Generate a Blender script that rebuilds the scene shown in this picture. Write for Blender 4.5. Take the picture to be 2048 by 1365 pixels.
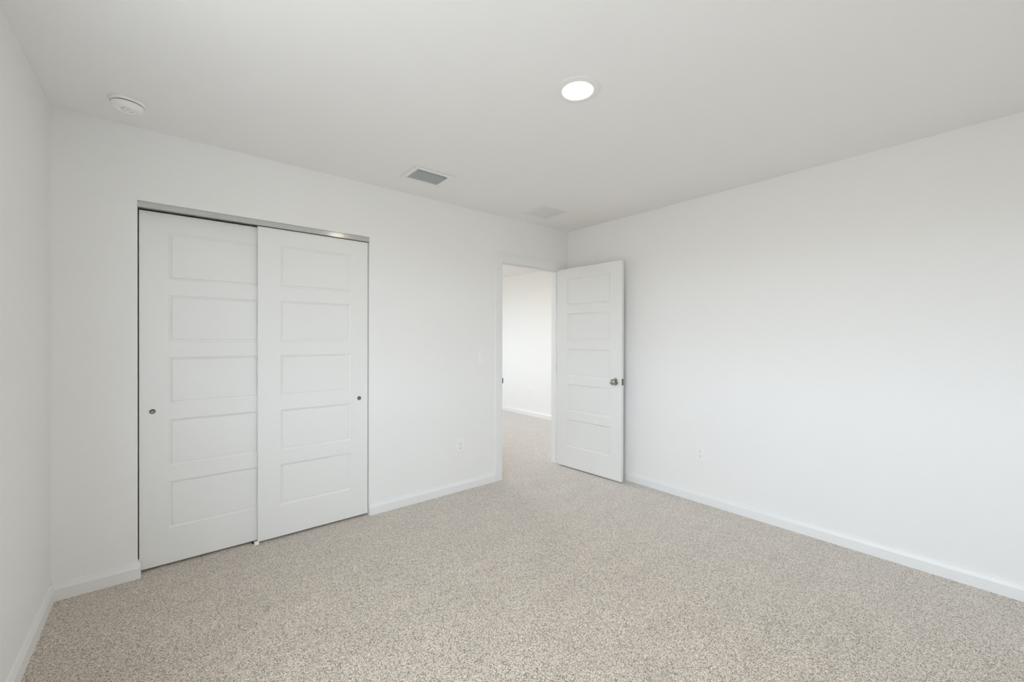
import bpy, math, random
from mathutils import Vector, Matrix

for o in list(bpy.data.objects):
    bpy.data.objects.remove(o, do_unlink=True)
scene = bpy.context.scene
COL = scene.collection
random.seed(4)

# ------------------------------------------------------------------ camera
CAM = (0.4349, -3.0289, 1.2972)
YAW, PITCH, ROLL, FPX = 0.6942, -0.0030, 0.0021, 832.9
cam_data = bpy.data.cameras.new('camera')
cam_data.sensor_fit = 'HORIZONTAL'
cam_data.sensor_width = 36.0
cam_data.lens = 36.0 * FPX / 2048.0
cam_data.clip_start = 0.02
cam = bpy.data.objects.new('camera', cam_data)
COL.objects.link(cam)
r_ = Vector((math.cos(YAW), -math.sin(YAW), 0))
f_ = Vector((math.sin(YAW), math.cos(YAW), 0))
u_ = Vector((0, 0, 1))
f2 = f_ * math.cos(PITCH) + u_ * math.sin(PITCH)
u2 = u_ * math.cos(PITCH) - f_ * math.sin(PITCH)
r3 = r_ * math.cos(ROLL) + u2 * math.sin(ROLL)
u3 = u2 * math.cos(ROLL) - r_ * math.sin(ROLL)
m3 = Matrix((r3, u3, -f2)).transposed()
cam.matrix_world = Matrix.Translation(CAM) @ m3.to_4x4()
scene.camera = cam

# ------------------------------------------------------------------ light and exposure
SKY = (0.82, 0.945, 1.085)
SKY_STRENGTH = 13.0
GROUND = 0.33                   # ground outside, against the sky
LAMP_WARM = (1.0, 0.86, 0.68)
ROOM_LAMP = 105.0
HALL_LAMP = 220.0
scene.view_settings.view_transform = 'Standard'
scene.view_settings.look = 'None'
scene.view_settings.exposure = -0.05
scene.view_settings.gamma = 1.0
scene.view_settings.use_curve_mapping = False
try:
    scene.cycles.max_bounces = 24
    scene.cycles.diffuse_bounces = 16
    scene.cycles.glossy_bounces = 6
    scene.cycles.transparent_max_bounces = 12
    scene.cycles.caustics_reflective = False
    scene.cycles.caustics_refractive = False
    scene.cycles.sample_clamp_indirect = 0.0
except Exception:
    pass
world = bpy.data.worlds.new('daylight')
scene.world = world
world.use_nodes = True
wn, wl = world.node_tree.nodes, world.node_tree.links
bg = wn['Background']
bg.inputs[1].default_value = SKY_STRENGTH
w_tc = wn.new('ShaderNodeTexCoord')
w_sep = wn.new('ShaderNodeSeparateXYZ')
w_ramp = wn.new('ShaderNodeValToRGB')          # overcast sky over darker ground
w_map = wn.new('ShaderNodeMapRange')
w_map.inputs['From Min'].default_value = -1.0
w_map.inputs['From Max'].default_value = 1.0
we = w_ramp.color_ramp.elements
we[0].position, we[0].color = 0.485, (*[c * GROUND for c in (0.95, 0.97, 0.96)], 1)
we[1].position, we[1].color = 0.515, (*SKY, 1)
wl.new(w_tc.outputs['Generated'], w_sep.inputs[0])
wl.new(w_sep.outputs['Z'], w_map.inputs['Value'])
wl.new(w_map.outputs['Result'], w_ramp.inputs['Fac'])
wl.new(w_ramp.outputs['Color'], bg.inputs[0])

# room numbers (metres): back wall on y = 0, room towards -y
W, H, REAR = 3.721, 2.44, -3.51
WT = 0.115                      # wall thickness
CX0, CX1, CZ = 0.318, 1.589, 2.05     # closet opening
DX0, DX1, DZ = 2.838, 3.600, 2.017    # entry doorway between jambs
HX0, HX1, HY1 = 2.30, 5.23, 4.10      # room beyond the doorway
WIN = (-3.32, -1.57, 0.84, 2.10)      # window in the left-hand wall, beside the camera: y0 y1 z0 z1
HWIN = (2.95, 3.80, 0.65, 2.25)       # window at the end of the room beyond

HALL_FILL = (1.75, 2.50, 1.15, 2.25)      # unseen window added in its left-hand wall as fill light: y0 y1 z0 z1


def portal(name, loc, sx, sz, rot):
    ld = bpy.data.lights.new(name, 'AREA')
    ld.shape = 'RECTANGLE'
    ld.size, ld.size_y = sx, sz
    ld.cycles.is_portal = True
    lo = bpy.data.objects.new(name, ld)
    lo.location = loc
    lo.rotation_euler = rot
    COL.objects.link(lo)
    return lo


portal('window_daylight', (-0.19, (WIN[0] + WIN[1]) / 2, (WIN[2] + WIN[3]) / 2),
       WIN[3] - WIN[2], WIN[1] - WIN[0], (0, math.radians(-90), 0))
portal('window_daylight_beyond', ((HWIN[0] + HWIN[1]) / 2, HY1 + 0.13, (HWIN[2] + HWIN[3]) / 2),
       HWIN[1] - HWIN[0], HWIN[3] - HWIN[2], (math.radians(-90), 0, 0))
portal('window_daylight_beyond', (HX0 - 0.13, (HALL_FILL[0] + HALL_FILL[1]) / 2, (HALL_FILL[2] + HALL_FILL[3]) / 2),
       HALL_FILL[3] - HALL_FILL[2], HALL_FILL[1] - HALL_FILL[0], (0, math.radians(-90), 0))  # portal for the added fill window


# ------------------------------------------------------------------ materials
def mat(name, color, rough=0.5, metal=0.0, spec=0.5):
    m = bpy.data.materials.new(name)
    m.use_nodes = True
    b = m.node_tree.nodes['Principled BSDF']
    b.inputs['Base Color'].default_value = (*color, 1)
    b.inputs['Roughness'].default_value = rough
    b.inputs['Metallic'].default_value = metal
    b.inputs['Specular IOR Level'].default_value = spec
    return m


def textured(m, scale, bump, dist=0.001, vary=0.0, stretch=None):
    """noise bump and a very slight colour variation"""
    nt = m.node_tree
    b = nt.nodes['Principled BSDF']
    tc = nt.nodes.new('ShaderNodeTexCoord')
    n = nt.nodes.new('ShaderNodeTexNoise')
    n.inputs['Scale'].default_value = scale
    n.inputs['Detail'].default_value = 3
    src = tc.outputs['Object']
    if stretch:
        mp = nt.nodes.new('ShaderNodeMapping')
        mp.inputs['Scale'].default_value = stretch
        nt.links.new(src, mp.inputs['Vector'])
        src = mp.outputs['Vector']
    nt.links.new(src, n.inputs['Vector'])
    if bump:
        bp = nt.nodes.new('ShaderNodeBump')
        bp.inputs['Strength'].default_value = bump
        bp.inputs['Distance'].default_value = dist
        nt.links.new(n.outputs['Fac'], bp.inputs['Height'])
        nt.links.new(bp.outputs['Normal'], b.inputs['Normal'])
    if vary:
        c = b.inputs['Base Color'].default_value[:3]
        mx = nt.nodes.new('ShaderNodeMix')
        mx.data_type = 'RGBA'
        mx.inputs['A'].default_value = (*[v * (1 - vary) for v in c], 1)
        mx.inputs['B'].default_value = (*[min(1, v * (1 + vary)) for v in c], 1)
        nt.links.new(n.outputs['Fac'], mx.inputs['Factor'])
        nt.links.new(mx.outputs['Result'], b.inputs['Base Color'])
    return m


M = {}
M['wall'] = textured(mat('wall_paint', (0.845, 0.842, 0.83), 0.75, spec=0.25), 220, 0.08, 0.0006)
M['ceiling'] = textured(mat('ceiling_paint', (0.86, 0.858, 0.85), 0.9, spec=0.15), 160, 0.15, 0.0008)
M['trim'] = textured(mat('trim_paint', (0.825, 0.828, 0.822), 0.42), 60, 0.02, 0.0004)
M['door'] = textured(mat('door_paint', (0.81, 0.81, 0.795), 0.42), 90, 0.04, 0.0004, stretch=(4, 4, 0.6))
M['alu'] = textured(mat('grey_track_enamel', (0.52, 0.52, 0.505), 0.13, 0.0), 40, 0.02, 0.0003, stretch=(0.3, 20, 20))
M['nickel'] = textured(mat('satin_nickel', (0.44, 0.43, 0.395), 0.18, 1.0), 120, 0.02, 0.0002)
M['pull'] = textured(mat('pull_nickel', (0.14, 0.135, 0.125), 0.32, 1.0), 120, 0.02, 0.0002)
M['pull_cup'] = textured(mat('pull_cup_nickel', (0.24, 0.23, 0.215), 0.30, 1.0), 120, 0.02, 0.0002)
M['plastic'] = textured(mat('white_plastic', (0.86, 0.86, 0.85), 0.35), 200, 0.01, 0.0002)
M['detector'] = textured(mat('detector_plastic', (0.88, 0.88, 0.86), 0.45), 200, 0.01, 0.0002)
M['slot'] = textured(mat('dark_slot', (0.03, 0.03, 0.03), 0.6), 100, 0.02, 0.0002)
M['grey'] = textured(mat('grey_plastic', (0.45, 0.45, 0.44), 0.5), 100, 0.02, 0.0002)
M['vent'] = textured(mat('vent_enamel', (0.82, 0.82, 0.81), 0.4), 100, 0.01, 0.0002)
M['louvre'] = textured(mat('louvre_grey', (0.40, 0.42, 0.43), 0.45), 100, 0.01, 0.0002)  # blades set a darker grey than the frame
M['grille'] = textured(mat('grille_enamel', (0.76, 0.76, 0.765), 0.5), 100, 0.01, 0.0002)
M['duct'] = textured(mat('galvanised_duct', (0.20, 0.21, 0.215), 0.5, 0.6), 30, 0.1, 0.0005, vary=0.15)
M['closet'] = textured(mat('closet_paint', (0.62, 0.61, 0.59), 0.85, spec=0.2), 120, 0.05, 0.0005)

m = bpy.data.materials.new('window_glass')
m.use_nodes = True
nt = m.node_tree
nt.nodes.clear()
out = nt.nodes.new('ShaderNodeOutputMaterial')
tr = nt.nodes.new('ShaderNodeBsdfTransparent')
gl = nt.nodes.new('ShaderNodeBsdfGlossy')
gl.inputs['Roughness'].default_value = 0.02
mx = nt.nodes.new('ShaderNodeMixShader')
mx.inputs[0].default_value = 0.06
nt.links.new(tr.outputs[0], mx.inputs[1])
nt.links.new(gl.outputs[0], mx.inputs[2])
nt.links.new(mx.outputs[0], out.inputs[0])
M['glass'] = m


def lamp_mat(name, strength):
    m = bpy.data.materials.new(name)
    m.use_nodes = True
    nt = m.node_tree
    nt.nodes.clear()
    out = nt.nodes.new('ShaderNodeOutputMaterial')
    em = nt.nodes.new('ShaderNodeEmission')
    em.inputs[0].default_value = (*LAMP_WARM, 1)
    em.inputs[1].default_value = strength
    nt.links.new(em.outputs[0], out.inputs[0])
    return m


M['lamp'] = lamp_mat('lit_diffuser', ROOM_LAMP)
M['lamp_hall'] = lamp_mat('lit_diffuser_beyond', HALL_LAMP)


def carpet():
    m = bpy.data.materials.new('cut_pile_carpet')
    m.use_nodes = True
    nt = m.node_tree
    N, L = nt.nodes, nt.links
    b = N['Principled BSDF']
    b.inputs['Roughness'].default_value = 1.0
    b.inputs['Specular IOR Level'].default_value = 0.05
    b.inputs['Sheen Weight'].default_value = 1.0
    b.inputs['Sheen Roughness'].default_value = 0.40
    b.inputs['Sheen Tint'].default_value = (0.97, 0.98, 1.0, 1)
    tc = N.new('ShaderNodeTexCoord')
    # every tuft end its own shade, with a little slow waviness so the rows do not align
    wav = N.new('ShaderNodeTexNoise')
    wav.inputs['Scale'].default_value = 90
    L.new(tc.outputs['Object'], wav.inputs['Vector'])
    wsc = N.new('ShaderNodeVectorMath')
    wsc.operation = 'MULTIPLY_ADD'
    wsc.inputs[1].default_value = (0.004, 0.004, 0.0)
    L.new(wav.outputs['Color'], wsc.inputs[0])
    L.new(tc.outputs['Object'], wsc.inputs[2])
    tuft = N.new('ShaderNodeTexVoronoi')
    tuft.voronoi_dimensions = '2D'
    tuft.inputs['Scale'].default_value = 345
    L.new(wsc.outputs['Vector'], tuft.inputs['Vector'])
    tsep = N.new('ShaderNodeSeparateColor')
    L.new(tuft.outputs['Color'], tsep.inputs[0])
    ramp = N.new('ShaderNodeValToRGB')
    e = ramp.color_ramp.elements
    e[0].position, e[0].color = 0.0, (0.110, 0.086, 0.064, 1)
    e[1].position, e[1].color = 1.0, (0.790, 0.700, 0.598, 1)
    mid = ramp.color_ramp.elements.new(0.38)
    mid.color = (0.430, 0.367, 0.299, 1)
    L.new(tsep.outputs['Red'], ramp.inputs['Fac'])
    # broad pile-direction patches, a few per cent
    nap = N.new('ShaderNodeTexNoise')
    nap.inputs['Scale'].default_value = 3.2
    nap.inputs['Detail'].default_value = 3
    mp = N.new('ShaderNodeMapping')
    mp.inputs['Rotation'].default_value = (0, 0, 0.5)
    mp.inputs['Scale'].default_value = (1.0, 2.2, 1.0)
    L.new(tc.outputs['Object'], mp.inputs['Vector'])
    L.new(mp.outputs['Vector'], nap.inputs['Vector'])
    mr = N.new('ShaderNodeMapRange')
    mr.inputs['From Min'].default_value = 0.3
    mr.inputs['From Max'].default_value = 0.7
    mr.inputs['To Min'].default_value = 0.95
    mr.inputs['To Max'].default_value = 1.04
    L.new(nap.outputs['Fac'], mr.inputs['Value'])
    mul = N.new('ShaderNodeVectorMath')
    mul.operation = 'SCALE'
    L.new(ramp.outputs['Color'], mul.inputs[0])
    L.new(mr.outputs['Result'], mul.inputs['Scale'])
    L.new(mul.outputs['Vector'], b.inputs['Base Color'])
    bp = N.new('ShaderNodeBump')
    bp.inputs['Strength'].default_value = 0.25
    bp.inputs['Distance'].default_value = 0.0012
    L.new(tuft.outputs['Distance'], bp.inputs['Height'])
    bp.invert = True
    L.new(bp.outputs['Normal'], b.inputs['Normal'])
    return m


M['carpet'] = carpet()


# ------------------------------------------------------------------ helpers
class MB:
    """collects shapes and builds them as ONE mesh object"""

    def __init__(self):
        self.v, self.f = [], []

    def add(self, verts, faces):
        b = len(self.v)
        self.v += [tuple(v) for v in verts]
        self.f += [tuple(i + b for i in f) for f in faces]
        return self

    def box(self, x0, x1, y0, y1, z0, z1, c=0.0):
        """box, optionally with chamfered edges"""
        if not c:
            vs = [(x, y, z) for x in (x0, x1) for y in (y0, y1) for z in (z0, z1)]
            fs = [(0, 1, 3, 2), (4, 6, 7, 5), (0, 4, 5, 1), (2, 3, 7, 6), (0, 2, 6, 4), (1, 5, 7, 3)]
            return self.add(vs, fs)
        import bmesh
        bm = bmesh.new()
        bmesh.ops.create_cube(bm, size=1)
        for v in bm.verts:
            v.co = Vector((x0 + (v.co.x + .5) * (x1 - x0), y0 + (v.co.y + .5) * (y1 - y0), z0 + (v.co.z + .5) * (z1 - z0)))
        bmesh.ops.bevel(bm, geom=list(bm.edges), offset=c, segments=2, profile=0.5, affect='EDGES')
        bm.verts.index_update()
        self.add([v.co[:] for v in bm.verts], [[v.index for v in f.verts] for f in bm.faces])
        bm.free()
        return self

    def lathe(self, prof, n=48, closed=False):
        """profile [(r, z)] turned about z; r = 0 ends become poles"""
        b = len(self.v)
        rings = []
        for r, z in prof:
            if r < 1e-7:
                rings.append([len(self.v)])
                self.v.append((0, 0, z))
            else:
                rings.append(list(range(len(self.v), len(self.v) + n)))
                self.v += [(r * math.cos(2 * math.pi * i / n), r * math.sin(2 * math.pi * i / n), z) for i in range(n)]
        pairs = list(zip(rings, rings[1:]))
        if closed:
            pairs.append((rings[-1], rings[0]))
        for a, c in pairs:
            for i in range(n):
                j = (i + 1) % n
                if len(a) == 1 and len(c) == 1:
                    continue
                if len(a) == 1:
                    self.f.append((a[0], c[i], c[j]))
                elif len(c) == 1:
                    self.f.append((a[i], c[0], a[j]))
                else:
                    self.f.append((a[i], c[i], c[j], a[j]))
        return self

    def sweep(self, prof, path_y0, path_y1, axis='x'):
        """closed 2-D profile [(d, z)] extruded along an axis"""
        n = len(prof)
        if axis == 'x':
            vs = [(path_y0, d, z) for d, z in prof] + [(path_y1, d, z) for d, z in prof]
        else:
            vs = [(d, path_y0, z) for d, z in prof] + [(d, path_y1, z) for d, z in prof]
        fs = [(i, (i + 1) % n, n + (i + 1) % n, n + i) for i in range(n)]
        fs += [tuple(range(n)), tuple(range(2 * n - 1, n - 1, -1))]
        return self.add(vs, fs)

    def xf(self, mtx):
        self.v = [tuple(mtx @ Vector(v)) for v in self.v]
        return self

    def build(self, name, material, parent=None, loc=None, rot=None, smooth=None):
        import bmesh
        me = bpy.data.meshes.new(name)
        me.from_pydata(self.v, [], self.f)
        bm = bmesh.new()
        bm.from_mesh(me)
        bmesh.ops.remove_doubles(bm, verts=bm.verts, dist=1e-6)
        bmesh.ops.recalc_face_normals(bm, faces=bm.faces)
        bm.to_mesh(me)
        bm.free()
        me.materials.append(material)
        if smooth:
            try:
                me.shade_smooth()
                me.set_sharp_from_angle(angle=math.radians(smooth))
            except Exception:
                pass
        o = bpy.data.objects.new(name, me)
        COL.objects.link(o)
        if parent:
            o.parent = parent
        if loc:
            o.location = loc
        if rot:
            o.rotation_euler = rot
        return o


def tag(o, label=None, cat=None, group=None, kind=None):
    if label:
        o['label'] = label
    if cat:
        o['category'] = cat
    if group:
        o['group'] = group
    if kind:
        o['kind'] = kind
    return o


def empty(name, loc, rot=(0, 0, 0)):
    e = bpy.data.objects.new(name, None)
    e.empty_display_size = 0.05
    e.location = loc
    e.rotation_euler = rot
    COL.objects.link(e)
    return e


def slab(name, material, a0, a1, b0, b1, t0, t1, plane, holes=()):
    """a slab spanning a x b with rectangular through holes; plane 'xz' (thickness y), 'yz' (x) or 'xy' (z)"""
    A = sorted({a0, a1, *[h[0] for h in holes], *[h[1] for h in holes]})
    B = sorted({b0, b1, *[h[2] for h in holes], *[h[3] for h in holes]})
    A = [v for v in A if a0 <= v <= a1]
    B = [v for v in B if b0 <= v <= b1]

    def solid(i, j):
        if i < 0 or j < 0 or i >= len(A) - 1 or j >= len(B) - 1:
            return False
        ca, cb = (A[i] + A[i + 1]) / 2, (B[j] + B[j + 1]) / 2
        return not any(h[0] < ca < h[1] and h[2] < cb < h[3] for h in holes)

    def P(a, b, t):
        return {'xz': (a, t, b), 'yz': (t, a, b), 'xy': (a, b, t)}[plane]
    mb = MB()
    q = [(0, 1, 2, 3)]
    for i in range(len(A) - 1):
        for j in range(len(B) - 1):
            if not solid(i, j):
                continue
            x0, x1, y0, y1 = A[i], A[i + 1], B[j], B[j + 1]
            for t in (t0, t1):
                mb.add([P(x0, y0, t), P(x1, y0, t), P(x1, y1, t), P(x0, y1, t)], q)
            if not solid(i - 1, j):
                mb.add([P(x0, y0, t0), P(x0, y1, t0), P(x0, y1, t1), P(x0, y0, t1)], q)
            if not solid(i + 1, j):
                mb.add([P(x1, y0, t0), P(x1, y1, t0), P(x1, y1, t1), P(x1, y0, t1)], q)
            if not solid(i, j - 1):
                mb.add([P(x0, y0, t0), P(x1, y0, t0), P(x1, y0, t1), P(x0, y0, t1)], q)
            if not solid(i, j + 1):
                mb.add([P(x0, y1, t0), P(x1, y1, t0), P(x1, y1, t1), P(x0, y1, t1)], q)
    o = mb.build(name, material)
    o['kind'] = 'structure'
    return o


def struct(o):
    o['kind'] = 'structure'
    return o


# ------------------------------------------------------------------ shell
VENT = (1.852, -0.398)          # ceiling register centre
GRILLE = (3.062, -0.338)        # flush return grille centre
LIGHT = (1.882, -1.755)
slab('floor', M['carpet'], -0.1, HX1 + 0.1, REAR - 0.1, HY1 + 0.1, -0.05, 0.0, 'xy')
slab('ceiling', M['ceiling'], -0.16, W + 0.1, REAR - 0.1, WT, H, H + 0.1, 'xy',
     [(VENT[0] - .125, VENT[0] + .125, VENT[1] - .096, VENT[1] + .096),
      (GRILLE[0] - .13, GRILLE[0] + .13, GRILLE[1] - .13, GRILLE[1] + .13)])
slab('wall_left', M['wall'], REAR - 0.1, WT, 0, H, -0.16, 0.0, 'yz', [WIN])
slab('wall_right', M['wall'], REAR - 0.1, WT, 0, H, W, W + 0.1, 'yz')
JT = 0.018
slab('wall_back', M['wall'], 0.0, W, 0, H, 0.0, WT, 'xz',
     [(CX0, CX1, -1, CZ), (DX0 - JT, DX1 + JT, -1, DZ + JT)])
slab('wall_rear', M['wall'], 0.0, W, 0, H, REAR - 0.1, REAR, 'xz')
# closet inside, behind the sliding doors
slab('wall_closet_back', M['closet'], 0.0, 2.0, 0, H, 0.75, 0.80, 'xz')
slab('wall_closet_left', M['closet'], WT, 0.75, 0, H, -0.05, 0.0, 'yz')
slab('wall_closet_right', M['closet'], WT, 0.75, 0, H, 2.0, 2.05, 'yz')
slab('ceiling_closet', M['closet'], -0.05, 2.05, WT, 0.80, H, H + 0.05, 'xy')
# room beyond the doorway
slab('wall_hall_left', M['wall'], WT, HY1, 0, H, HX0 - 0.1, HX0, 'yz', [HALL_FILL])
slab('wall_hall_right', M['wall'], 0.0, HY1, 0, H, HX1, HX1 + 0.1, 'yz')
slab('wall_hall_end', M['wall'], HX0 - 0.1, HX1 + 0.1, 0, H, HY1, HY1 + 0.1, 'xz', [HWIN])
slab('wall_hall_front', M['wall'], W + 0.1, HX1, 0, H, 0.0, WT, 'xz')
slab('ceiling_hall', M['ceiling'], HX0 - 0.1, HX1 + 0.1, WT, HY1 + 0.1, H, H + 0.1, 'xy')

# ------------------------------------------------------------------ baseboards
BT, BH = 0.014, 0.084


def base_prof(face, out):
    """profile points (d, z); face = wall plane, out = +1/-1 direction into the room"""
    p = [(0, 0), (BT, 0), (BT, 0.057), (BT - 0.0012, 0.060), (0.0068, 0.077), (0.0060, 0.082), (0.0042, BH), (0, BH)]
    return [(face + out * d, z) for d, z in p]


def baseboard(name, runs):
    mb = MB()
    for axis, face, out, a, b in runs:
        mb.sweep(base_prof(face, out), a, b, axis)
    return struct(mb.build(name, M['trim']))


baseboard('baseboard_left', [('y', 0.0, 1, REAR, 0.0)])
baseboard('baseboard_back', [('x', 0.0, -1, 0.0, CX0 + BT), ('y', CX0, 1, 0.0, 0.040)])
baseboard('baseboard_back_middle', [('x', 0.0, -1, CX1, 2.747)])
baseboard('baseboard_right', [('y', W, -1, REAR, 0.0)])
baseboard('baseboard_rear', [('x', REAR, 1, 0.0, W)])
baseboard('baseboard_hall', [('y', HX1, -1, WT, HY1)])

# ------------------------------------------------------------------ entry doorway lining and casing
CW, CT, RV = 0.084, 0.012, 0.004
cas = [(0, 0), (CT * 0.62, 0), (CT * 0.72, 0.003), (CT * 0.80, 0.02), (CT * 0.92, 0.05), (CT * 0.92, CW - 0.004), (CT * 0.75, CW), (0, CW)]


def casing_leg(mb, x_in, out, z1):
    """upright of the casing; x_in inner edge, out = direction away from the doorway"""
    a = [(x_in + out * w, -t, 0.0) for t, w in cas]
    b = [(x_in + out * w, -t, z1 + w) for t, w in cas]     # mitred top
    n = len(cas)
    mb.add(a + b, [(i, (i + 1) % n, n + (i + 1) % n, n + i) for i in range(n)] + [tuple(range(n)), tuple(range(2 * n - 1, n - 1, -1))])


mb = MB()
xl, xr, zt = DX0 - RV, DX1 + RV, DZ + RV
casing_leg(mb, xl, -1, zt)
casing_leg(mb, xr, 1, zt)
n = len(cas)
a = [(xl - w, -t, zt + w) for t, w in cas]
b = [(xr + w, -t, zt + w) for t, w in cas]
mb.add(a + b, [(i, (i + 1) % n, n + (i + 1) % n, n + i) for i in range(n)] + [tuple(range(n)), tuple(range(2 * n - 1, n - 1, -1))])
trim = struct(mb.build('trim_1', M['trim']))
tag(trim, 'white door casing and lining around the doorway to the next room', 'door frame')
mb = MB()
mb.box(DX0 - JT, DX0, -0.001, WT + 0.001, 0, DZ + JT)
mb.box(DX1, DX1 + JT, -0.001, WT + 0.001, 0, DZ + JT)
mb.box(DX0, DX1, -0.001, WT + 0.001, DZ, DZ + JT)
jamb = mb.build('jamb', M['trim'], trim)
mb = MB()
mb.box(DX0, DX0 + 0.010, 0.040, 0.075, 0, DZ)
mb.box(DX1 - 0.010, DX1, 0.040, 0.075, 0, DZ)
mb.box(DX0 + 0.010, DX1 - 0.010, 0.040, 0.075, DZ - 0.010, DZ)
mb.build('door_stop', M['trim'], trim)
mb = MB()
mb.box(DX0 - 0.0005, DX0 + 0.0018, -0.004, 0.030, 0.889, 0.946)
mb.box(DX0 - 0.0005, DX0 + 0.006, -0.010, -0.002, 0.895, 0.940, 0.0015)
tag(mb.build('strike_plate', M['pull'], trim), 'small metal strike plate on the jamb')


# ------------------------------------------------------------------ five-panel moulded doors
RINGS = [(0.0, 0.0), (0.0012, 0.0024), (0.0045, 0.0044), (0.0100, 0.0062), (0.0128, 0.0086), (0.0142, 0.0088), (0.0156, 0.0042), (0.0185, 0.0036)]


def panel_door(w, h, th, px0, px1, pz):
    """door slab, local x = width, y = depth (front face at 0), z = height, panels moulded on both faces"""
    c = 0.0016
    xs = [0.0, px0, px1, w]
    zs = [0.0] + [v for p in sorted(pz) for v in p] + [h]
    mb = MB()
    for side in (0, 1):
        Y = (lambda d: d) if side == 0 else (lambda d: th - d)

        def X(x):
            return c if x == 0 else (w - c if x == w else x)

        def Z(z):
            return c if z == 0 else (h - c if z == h else z)
        for i in range(3):
            for j in range(len(zs) - 1):
                x0, x1, z0, z1 = X(xs[i]), X(xs[i + 1]), Z(zs[j]), Z(zs[j + 1])
                if i == 1 and (zs[j], zs[j + 1]) in pz:
                    vs, fs = [], []
                    for ins, d in RINGS:
                        vs += [(x0 + ins, Y(d), z0 + ins), (x1 - ins, Y(d), z0 + ins), (x1 - ins, Y(d), z1 - ins), (x0 + ins, Y(d), z1 - ins)]
                    for k in range(len(RINGS) - 1):
                        for q in range(4):
                            fs.append((4 * k + q, 4 * k + (q + 1) % 4, 4 * k + 4 + (q + 1) % 4, 4 * k + 4 + q))
                    k = 4 * (len(RINGS) - 1)
                    fs.append((k, k + 1, k + 2, k + 3))
                    mb.add(vs, fs)
                else:
                    mb.add([(x0, Y(0), z0), (x1, Y(0), z0), (x1, Y(0), z1), (x0, Y(0), z1)], [(0, 1, 2, 3)])
    # chamfer and edge band around the slab
    loops = []
    for ins, y in ((c, 0), (0, c), (0, th - c), (c, th)):
        pts = []
        for x in xs:
            pts.append((min(max(x, ins), w - ins), y, ins))
        for z in zs[1:-1]:
            pts.append((w - ins, y, z))
        for x in reversed(xs):
            pts.append((min(max(x, ins), w - ins), y, h - ins))
        for z in reversed(zs[1:-1]):
            pts.append((ins, y, z))
        loops.append(pts)
    n = len(loops[0])
    for a, b in zip(loops, loops[1:]):
        mb.add(a + b, [(i, (i + 1) % n, n + (i + 1) % n, n + i) for i in range(n)])
    return mb


def ring_pull(parent, x, z):
    """recessed round finger pull with a raised rim, facing -y"""
    mb = MB().lathe([(0.0092, -0.0002), (0.0092, -0.0026), (0.0104, -0.0034), (0.0124, -0.0032), (0.0138, -0.0014), (0.0138, 0.0010), (0.0092, 0.0010)], 36, True)
    rim = mb.xf(Matrix.Rotation(math.radians(-90), 4, 'X')).build('finger_pull', M['pull'], parent, (x, 0, z), smooth=40)
    mb = MB().lathe([(0.0, -0.0009), (0.0042, -0.0007), (0.0072, -0.0010), (0.0091, -0.0020), (0.0091, 0.0006), (0.0, 0.0006)], 36)
    mb.xf(Matrix.Rotation(math.radians(-90), 4, 'X')).build('pull_cup', M['pull_cup'], rim, smooth=40)
    tag(rim, 'small round recessed metal finger pull')
    return rim


PZ = [(0.215 - 0.014 + 0.3555 * k, 0.482 - 0.014 + 0.3555 * k) for k in range(5)]
PZ = [(round(a, 4), round(b, 4)) for a, b in PZ]
DW, DTH, DH = 0.700, 0.034, 1.998

front = panel_door(DW, DH, DTH, 0.127, 0.577, PZ).build('wardrobe_door', M['door'], None, (0.8835, 0.015, 0.014))
tag(front, 'white five-panel sliding closet door in front, beside the outlet and plain wall', 'sliding door', 'sliding closet doors')
ring_pull(front, 1.5205 - 0.8835, 0.869 - 0.014)
rear_d = panel_door(DW, DH, DTH, 0.127, 0.577, PZ).build('wardrobe_door', M['door'], None, (0.3228, 0.052, 0.014))
tag(rear_d, 'white five-panel sliding closet door overlapped by its neighbour, nearest the corner', 'sliding door', 'sliding closet doors')
ring_pull(rear_d, 0.378 - 0.3215, 0.890 - 0.014)

# track over the sliding doors
tr_ = empty('door_track', ((CX0 + CX1) / 2, 0.0, CZ))
tag(tr_, 'grey metal track across the top of the closet opening', 'track')
L2 = (CX1 - CX0) / 2
mb = MB()
fas = [(0.0015, -0.001), (0.0015, -0.004), (0.004, -0.0055), (0.004, -0.0305), (0.002, -0.0320), (0.002, -0.0345), (0.0055, -0.0352), (0.0062, -0.001)]
mb.sweep(fas, -L2 + 0.001, L2 - 0.001, 'x')
mb.build('fascia', M['alu'], tr_)
mb = MB()
mb.box(-L2 + 0.001, L2 - 0.001, 0.0064, 0.100, -0.004, -0.0005)
for y in (0.031, 0.048, 0.068, 0.090):
    mb.box(-L2 + 0.001, L2 - 0.001, y, y + 0.002, -0.024, -0.004)
mb.build('channel', M['alu'], tr_)

# floor guide between the two doors
fg = empty('door_guide', (0.878, 0.045, 0.0))
tag(fg, 'small white plastic floor guide under the overlap of the closet doors', 'floor guide')
MB().box(-0.012, 0.014, -0.036, 0.052, 0.0, 0.005, 0.001).build('guide_base', M['plastic'], fg)
for y in (-0.0345, 0.0450):
    MB().box(-0.010, 0.010, y, y + 0.003, 0.004, 0.022, 0.001).build('guide_fin', M['plastic'], fg)
tag(MB().box(-0.022, -0.0125, -0.006, 0.040, 0.0, 0.011, 0.001).build('guide_gap_shade', M['slot'], fg), 'black block standing in for the shade in the gap')  # dark block put in for the shade of the gap beside the guide

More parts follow.
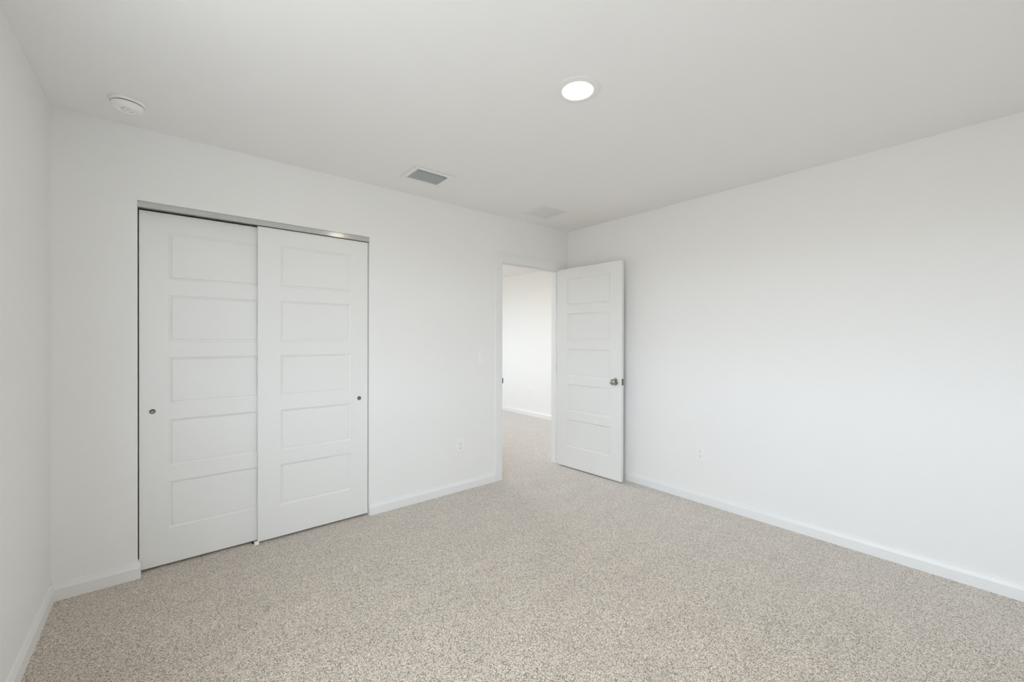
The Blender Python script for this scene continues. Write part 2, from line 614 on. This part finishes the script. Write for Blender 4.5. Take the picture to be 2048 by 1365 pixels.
# entry door, swung open about its hinge against the right-hand wall
EL, ETH, EH = 0.757, 0.035, 2.006
EZ = [(round(0.220 - 0.012 + 0.3565 * k, 4), round(0.493 - 0.012 + 0.3565 * k, 4)) for k in range(5)]
ang = math.atan2(-0.755, 0.033)
door = panel_door(EL, EH, ETH, 0.118, 0.638, EZ).build('door_1', M['door'], None, (3.562, -0.020, 0.012), (0, 0, ang))
struct(door)
tag(door, 'white five-panel entry door standing open beside the blank wall', 'door')


def knob(parent, face_y, d):
    rose = [(0.0, 0.0), (0.0325, 0.0), (0.0330, 0.003), (0.0310, 0.0065), (0.0240, 0.0095), (0.0150, 0.0110), (0.0, 0.0110)]
    neck = [(0.0, 0.010), (0.0125, 0.010), (0.0110, 0.018), (0.0115, 0.026), (0.0, 0.026)]
    ball = [(0.0, 0.024), (0.0130, 0.024), (0.0205, 0.029), (0.0255, 0.037), (0.0270, 0.045), (0.0255, 0.053), (0.0205, 0.059), (0.0130, 0.062), (0.0, 0.063)]
    R = Matrix.Rotation(math.radians(90 if d < 0 else -90), 4, 'X')
    z = 0.916 - 0.012
    k = MB().lathe(ball, 40).xf(R).build('door_knob', M['nickel'], parent, (0.692, face_y, z), smooth=35)
    MB().lathe(rose, 40).xf(R).build('rose', M['nickel'], k, smooth=35)
    MB().lathe(neck, 32).xf(R).build('neck', M['nickel'], k, smooth=35)
    tag(k, 'round satin nickel door knob')


knob(door, 0.0, -1)
knob(door, ETH, 1)
mb = MB()
mb.box(EL - 0.0005, EL + 0.0012, ETH / 2 - 0.0125, ETH / 2 + 0.0125, 0.875, 0.933, 0.0005)
lp = mb.build('latch_plate', M['pull'], door)
tag(lp, 'metal latch plate on the door edge')
MB().box(EL + 0.001, EL + 0.011, ETH / 2 - 0.006, ETH / 2 + 0.006, 0.896, 0.912, 0.002).build('latch_bolt', M['nickel'], lp)
for z in (0.19, 1.0, 1.80):
    hb = MB().lathe([(0.0, -0.044), (0.0062, -0.044), (0.0062, 0.044), (0.0, 0.044)], 20)
    hb.xf(Matrix.Translation((-0.004, ETH + 0.003, z)))
    hb.box(-0.0014, 0.0006, 0.004, ETH, z - 0.043, z + 0.043)
    hb.build('hinge', M['nickel'], door, smooth=40)

# ------------------------------------------------------------------ ceiling fittings
dl = empty('downlight', (LIGHT[0], LIGHT[1], H))
tag(dl, 'round white downlight, lit, in the middle of the ceiling', 'ceiling light')
MB().lathe([(0.0690, -0.0005), (0.0690, -0.0060), (0.0720, -0.0072), (0.0860, -0.0062), (0.1000, -0.0030), (0.1010, -0.0005)], 72, True).build('trim_ring', M['vent'], dl, smooth=50)
tag(MB().lathe([(0.0, -0.0050), (0.0690, -0.0050), (0.0690, -0.0008), (0.0, -0.0008)], 64).build('diffuser', M['lamp'], dl, smooth=40), 'glowing round diffuser')

dl2 = empty('downlight', (3.45, 1.60, H))
tag(dl2, 'round white downlight on the ceiling of the next room', 'ceiling light')
MB().lathe([(0.0690, -0.0005), (0.0690, -0.0060), (0.0720, -0.0072), (0.0860, -0.0062), (0.1000, -0.0030), (0.1010, -0.0005)], 48, True).build('trim_ring', M['vent'], dl2, smooth=50)
MB().lathe([(0.0, -0.0050), (0.0690, -0.0050), (0.0690, -0.0008), (0.0, -0.0008)], 48).build('diffuser', M['lamp_hall'], dl2, smooth=40)

# smoke detector
sd = empty('smoke_detector', (0.295, -0.300, H))
tag(sd, 'round white smoke detector on the ceiling in the corner above the closet', 'smoke detector')
MB().lathe([(0.0, -0.0005), (0.0655, -0.0005), (0.0670, -0.003), (0.0668, -0.0125), (0.0640, -0.0150), (0.0, -0.0150)], 64).build('mounting_base', M['detector'], sd, smooth=35)
MB().lathe([(0.0, -0.0148), (0.0565, -0.0148), (0.0565, -0.0190), (0.0, -0.0190)], 64).build('air_slot', M['slot'], sd, smooth=40)
body = MB().lathe([(0.0, -0.0188), (0.0600, -0.0188), (0.0608, -0.0200), (0.0600, -0.0270), (0.0560, -0.0350), (0.0500, -0.0400), (0.0420, -0.0425),
                   (0.0330, -0.0430), (0.0310, -0.0415), (0.0300, -0.0400), (0.0, -0.0400)], 64).build('housing', M['detector'], sd, smooth=35)
MB().lathe([(0.0, -0.0405), (0.0125, -0.0405), (0.0125, -0.0440), (0.0110, -0.0455), (0.0, -0.0458)], 32).xf(Matrix.Translation((0.012, -0.008, 0))).build('test_button', M['detector'], sd, smooth=40)
mb = MB()
for k in range(12):
    a0 = 2 * math.pi * k / 12
    if k % 3 == 0:
        continue
    bx = MB().box(-0.0012, 0.0012, -0.0055, 0.0055, -0.0012, 0.0006)
    bx.xf(Matrix.Rotation(a0, 4, 'Z') @ Matrix.Translation((0.022, 0, -0.0400)))
    mb.add(bx.v, bx.f)
mb.build('sounder_grille', M['grey'], body)

# supply register (curved blades, open to the duct)
vr = empty('air_register', (VENT[0], VENT[1], H))
tag(vr, 'white ceiling air register with grey louvre blades above the closet wall', 'air vent')
ox, oy, ix, iy = 0.1525, 0.128, 0.118, 0.088


def frame_mesh(ox, oy, ix, iy, drop, lip, gap):
    """picture-frame flange under the ceiling: thin outer edge, bevelled up towards the opening"""
    rings = [(ox, oy, -gap), (ox, oy, -gap - lip), (ox - 0.006, oy - 0.006, -gap - drop), (ix + 0.006, iy + 0.006, -gap - drop), (ix, iy, -gap - drop + 0.003), (ix, iy, 0.012),
             (ix + 0.0012, iy + 0.0012, 0.012), (ix + 0.0012, iy + 0.0012, -gap)]
    vs, fs = [], []
    for x, y, z in rings:
        vs += [(-x, -y, z), (x, -y, z), (x, y, z), (-x, y, z)]
    n = len(rings)
    for k in range(n):
        for q in range(4):
            k2 = (k + 1) % n
            fs.append((4 * k + q, 4 * k + (q + 1) % 4, 4 * k2 + (q + 1) % 4, 4 * k2 + q))
    return MB().add(vs, fs)


frame_mesh(ox, oy, ix, iy, 0.005, 0.0025, 0.0022).build('frame', M['vent'], vr)
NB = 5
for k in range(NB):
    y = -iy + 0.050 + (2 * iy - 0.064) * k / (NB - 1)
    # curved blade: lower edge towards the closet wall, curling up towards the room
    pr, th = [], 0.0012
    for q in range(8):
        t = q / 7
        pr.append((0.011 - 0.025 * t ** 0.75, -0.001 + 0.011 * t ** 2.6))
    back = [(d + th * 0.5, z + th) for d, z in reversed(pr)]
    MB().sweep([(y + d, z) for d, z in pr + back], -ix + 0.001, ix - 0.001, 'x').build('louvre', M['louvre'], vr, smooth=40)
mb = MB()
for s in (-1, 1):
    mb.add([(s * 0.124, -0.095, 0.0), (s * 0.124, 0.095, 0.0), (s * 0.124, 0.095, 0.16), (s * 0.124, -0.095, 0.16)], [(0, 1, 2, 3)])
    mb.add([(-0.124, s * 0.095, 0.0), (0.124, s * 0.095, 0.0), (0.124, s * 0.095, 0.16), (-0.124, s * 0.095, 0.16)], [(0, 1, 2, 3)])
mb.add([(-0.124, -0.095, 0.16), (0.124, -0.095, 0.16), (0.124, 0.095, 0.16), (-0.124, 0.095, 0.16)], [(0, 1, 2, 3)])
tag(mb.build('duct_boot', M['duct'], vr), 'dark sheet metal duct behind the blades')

# flush return grille
rg = empty('return_grille', (GRILLE[0], GRILLE[1], H))
tag(rg, 'square pale flush grille on the ceiling in the corner by the doorway', 'air vent')
frame_mesh(0.150, 0.150, 0.128, 0.128, 0.004, 0.0022, 0.0006).build('frame', M['vent'], rg)
mb = MB()
for k in range(20):
    y = -0.122 + 0.244 * k / 19
    mb.sweep([(y + 0.0066, -0.0012), (y + 0.0058, -0.0020), (y - 0.0072, 0.0058), (y - 0.0064, 0.0066)], -0.1275, 0.1275, 'x')
mb.build('louvres', M['grille'], rg)
mb = MB()
mb.box(-0.129, 0.129, -0.129, 0.129, 0.055, 0.057)
for s in (-1, 1):
    mb.box(s * 0.1290 - 0.0005, s * 0.1290 + 0.0005, -0.129, 0.129, 0.0, 0.055)
    mb.box(-0.129, 0.129, s * 0.1290 - 0.0005, s * 0.1290 + 0.0005, 0.0, 0.055)
mb.build('filter_box', M['grey'], rg)


# ------------------------------------------------------------------ outlets and switch
def plate(mb, w, h, t):
    x, z = w / 2, h / 2
    rings = [(0, 0.0), (0, -t * 0.4), (0.0018, -t * 0.8), (0.0045, -t)]
    vs, fs = [], []
    for ins, y in rings:
        vs += [(-x + ins, y, -z + ins), (x - ins, y, -z + ins), (x - ins, y, z - ins), (-x + ins, y, z - ins)]
    for k in range(len(rings) - 1):
        for q in range(4):
            fs.append((4 * k + q, 4 * k + (q + 1) % 4, 4 * k + 4 + (q + 1) % 4, 4 * k + 4 + q))
    k = 4 * (len(rings) - 1)
    fs += [(k, k + 1, k + 2, k + 3), (3, 2, 1, 0)]
    return mb.add(vs, fs)


def outlet(loc, rz, label):
    e = empty('wall_outlet', loc, (0, 0, rz))
    tag(e, label, 'outlet', 'white duplex wall outlets')
    plate(MB(), 0.070, 0.115, 0.0055).build('cover_plate', M['plastic'], e)
    for z in (0.0195, -0.0195):
        pts = []
        for k in range(40):
            a = 2 * math.pi * k / 40
            pts.append((0.0172 * math.cos(a), max(-0.0140, min(0.0140, 0.0172 * math.sin(a)))))
        n = len(pts)
        vs = [(x, -0.0050, zz) for x, zz in pts] + [(x, -0.0072, zz) for x, zz in pts] + [(x * .95, -0.0078, zz * .95) for x, zz in pts]
        fs = [(i, (i + 1) % n, n + (i + 1) % n, n + i) for i in range(n)] + [(n + i, n + (i + 1) % n, 2 * n + (i + 1) % n, 2 * n + i) for i in range(n)]
        fs += [tuple(range(2 * n, 3 * n))]
        rc = MB().add(vs, fs).build('receptacle', M['plastic'], e, (0, 0, z))
        for nm, b in (('slot', (-0.0075, -0.0053, -0.0005, 0.0085)), ('slot', (0.0053, 0.0075, 0.0005, 0.0080))):
            MB().box(b[0], b[1], -0.0082, -0.0070, b[2], b[3]).build(nm, M['slot'], rc)
        MB().lathe([(0.0, -0.0006), (0.0024, -0.0006), (0.0024, 0.0006), (0.0, 0.0006)], 20).xf(Matrix.Translation((0, -0.0076, -0.0075)) @ Matrix.Rotation(math.radians(90), 4, 'X')).build('ground_hole', M['slot'], rc)
    MB().lathe([(0.0, 0.0), (0.0030, 0.0), (0.0028, 0.0009), (0.0, 0.0011)], 20).xf(Matrix.Rotation(math.radians(90), 4, 'X')).build('screw', M['plastic'], e, (0, -0.0054, 0))
    return e


outlet((2.381, 0.0, 0.384), 0.0, 'white duplex outlet low on the wall between closet and doorway')
outlet((W, -1.440, 0.388), math.radians(-90), 'white duplex outlet with dark slots low on the large blank wall')
outlet((HX1, 2.262, 0.404), math.radians(-90), 'white outlet low on the wall seen through the open doorway')

sw = empty('light_switch', (2.606, 0.0, 1.120))
tag(sw, 'white rocker light switch on the wall beside the doorway', 'light switch')
plate(MB(), 0.070, 0.115, 0.0055).build('cover_plate', M['plastic'], sw)
mb = MB()
mb.add([(-0.0165, -0.005, -0.033), (0.0165, -0.005, -0.033), (0.0165, -0.0062, -0.033), (-0.0165, -0.0062, -0.033),
        (-0.0165, -0.005, 0.033), (0.0165, -0.005, 0.033), (0.0165, -0.0092, 0.033), (-0.0165, -0.0092, 0.033)],
       [(0, 1, 2, 3), (4, 7, 6, 5), (0, 4, 5, 1), (1, 5, 6, 2), (2, 6, 7, 3), (3, 7, 4, 0)])
mb.build('rocker', M['plastic'], sw)
for z in (0.0485, -0.0485):
    MB().lathe([(0.0, 0.0), (0.0026, 0.0), (0.0024, 0.0008), (0.0, 0.0010)], 20).xf(Matrix.Rotation(math.radians(90), 4, 'X')).build('screw', M['plastic'], sw, (0, -0.0054, z))


# ------------------------------------------------------------------ windows (beside the camera, at the end of the next room, and the added fill window)
def window(name, w, h, loc, rz):
    """local +y points into the room, the wall face is local y = 0"""
    e = empty(name, loc, (0, 0, rz))
    struct(e)
    w = w / 2
    fw = 0.045
    yo = -0.10 if name == 'window_1' else -0.06
    mb = MB()
    for a in ((-w, -w + fw, 0, h), (w - fw, w, 0, h), (-w + fw, w - fw, 0, fw), (-w + fw, w - fw, h - fw, h), (-w + fw, w - fw, h / 2 - 0.02, h / 2 + 0.02)):
        mb.box(a[0], a[1], yo - 0.02, yo + 0.02, a[2], a[3])
    mb.build('window_frame', M['trim'], e)
    MB().box(-w + fw, w - fw, yo - 0.002, yo + 0.002, fw, h - fw).build('pane', M['glass'], e)
    MB().box(-w - 0.03, w + 0.03, 0.001, 0.025, -0.022, 0.0, 0.003).build('window_sill', M['trim'], e)
    return e


window('window_1', WIN[1] - WIN[0], WIN[3] - WIN[2], (0.0, (WIN[0] + WIN[1]) / 2, WIN[2]), math.radians(-90))
window('window_2', HWIN[1] - HWIN[0], HWIN[3] - HWIN[2], ((HWIN[0] + HWIN[1]) / 2, HY1, HWIN[2]), math.radians(180))
window('window_fill', HALL_FILL[1] - HALL_FILL[0], HALL_FILL[3] - HALL_FILL[2], (HX0, (HALL_FILL[0] + HALL_FILL[1]) / 2, HALL_FILL[2]), math.radians(-90))  # added out of view to brighten the wall seen through the doorway
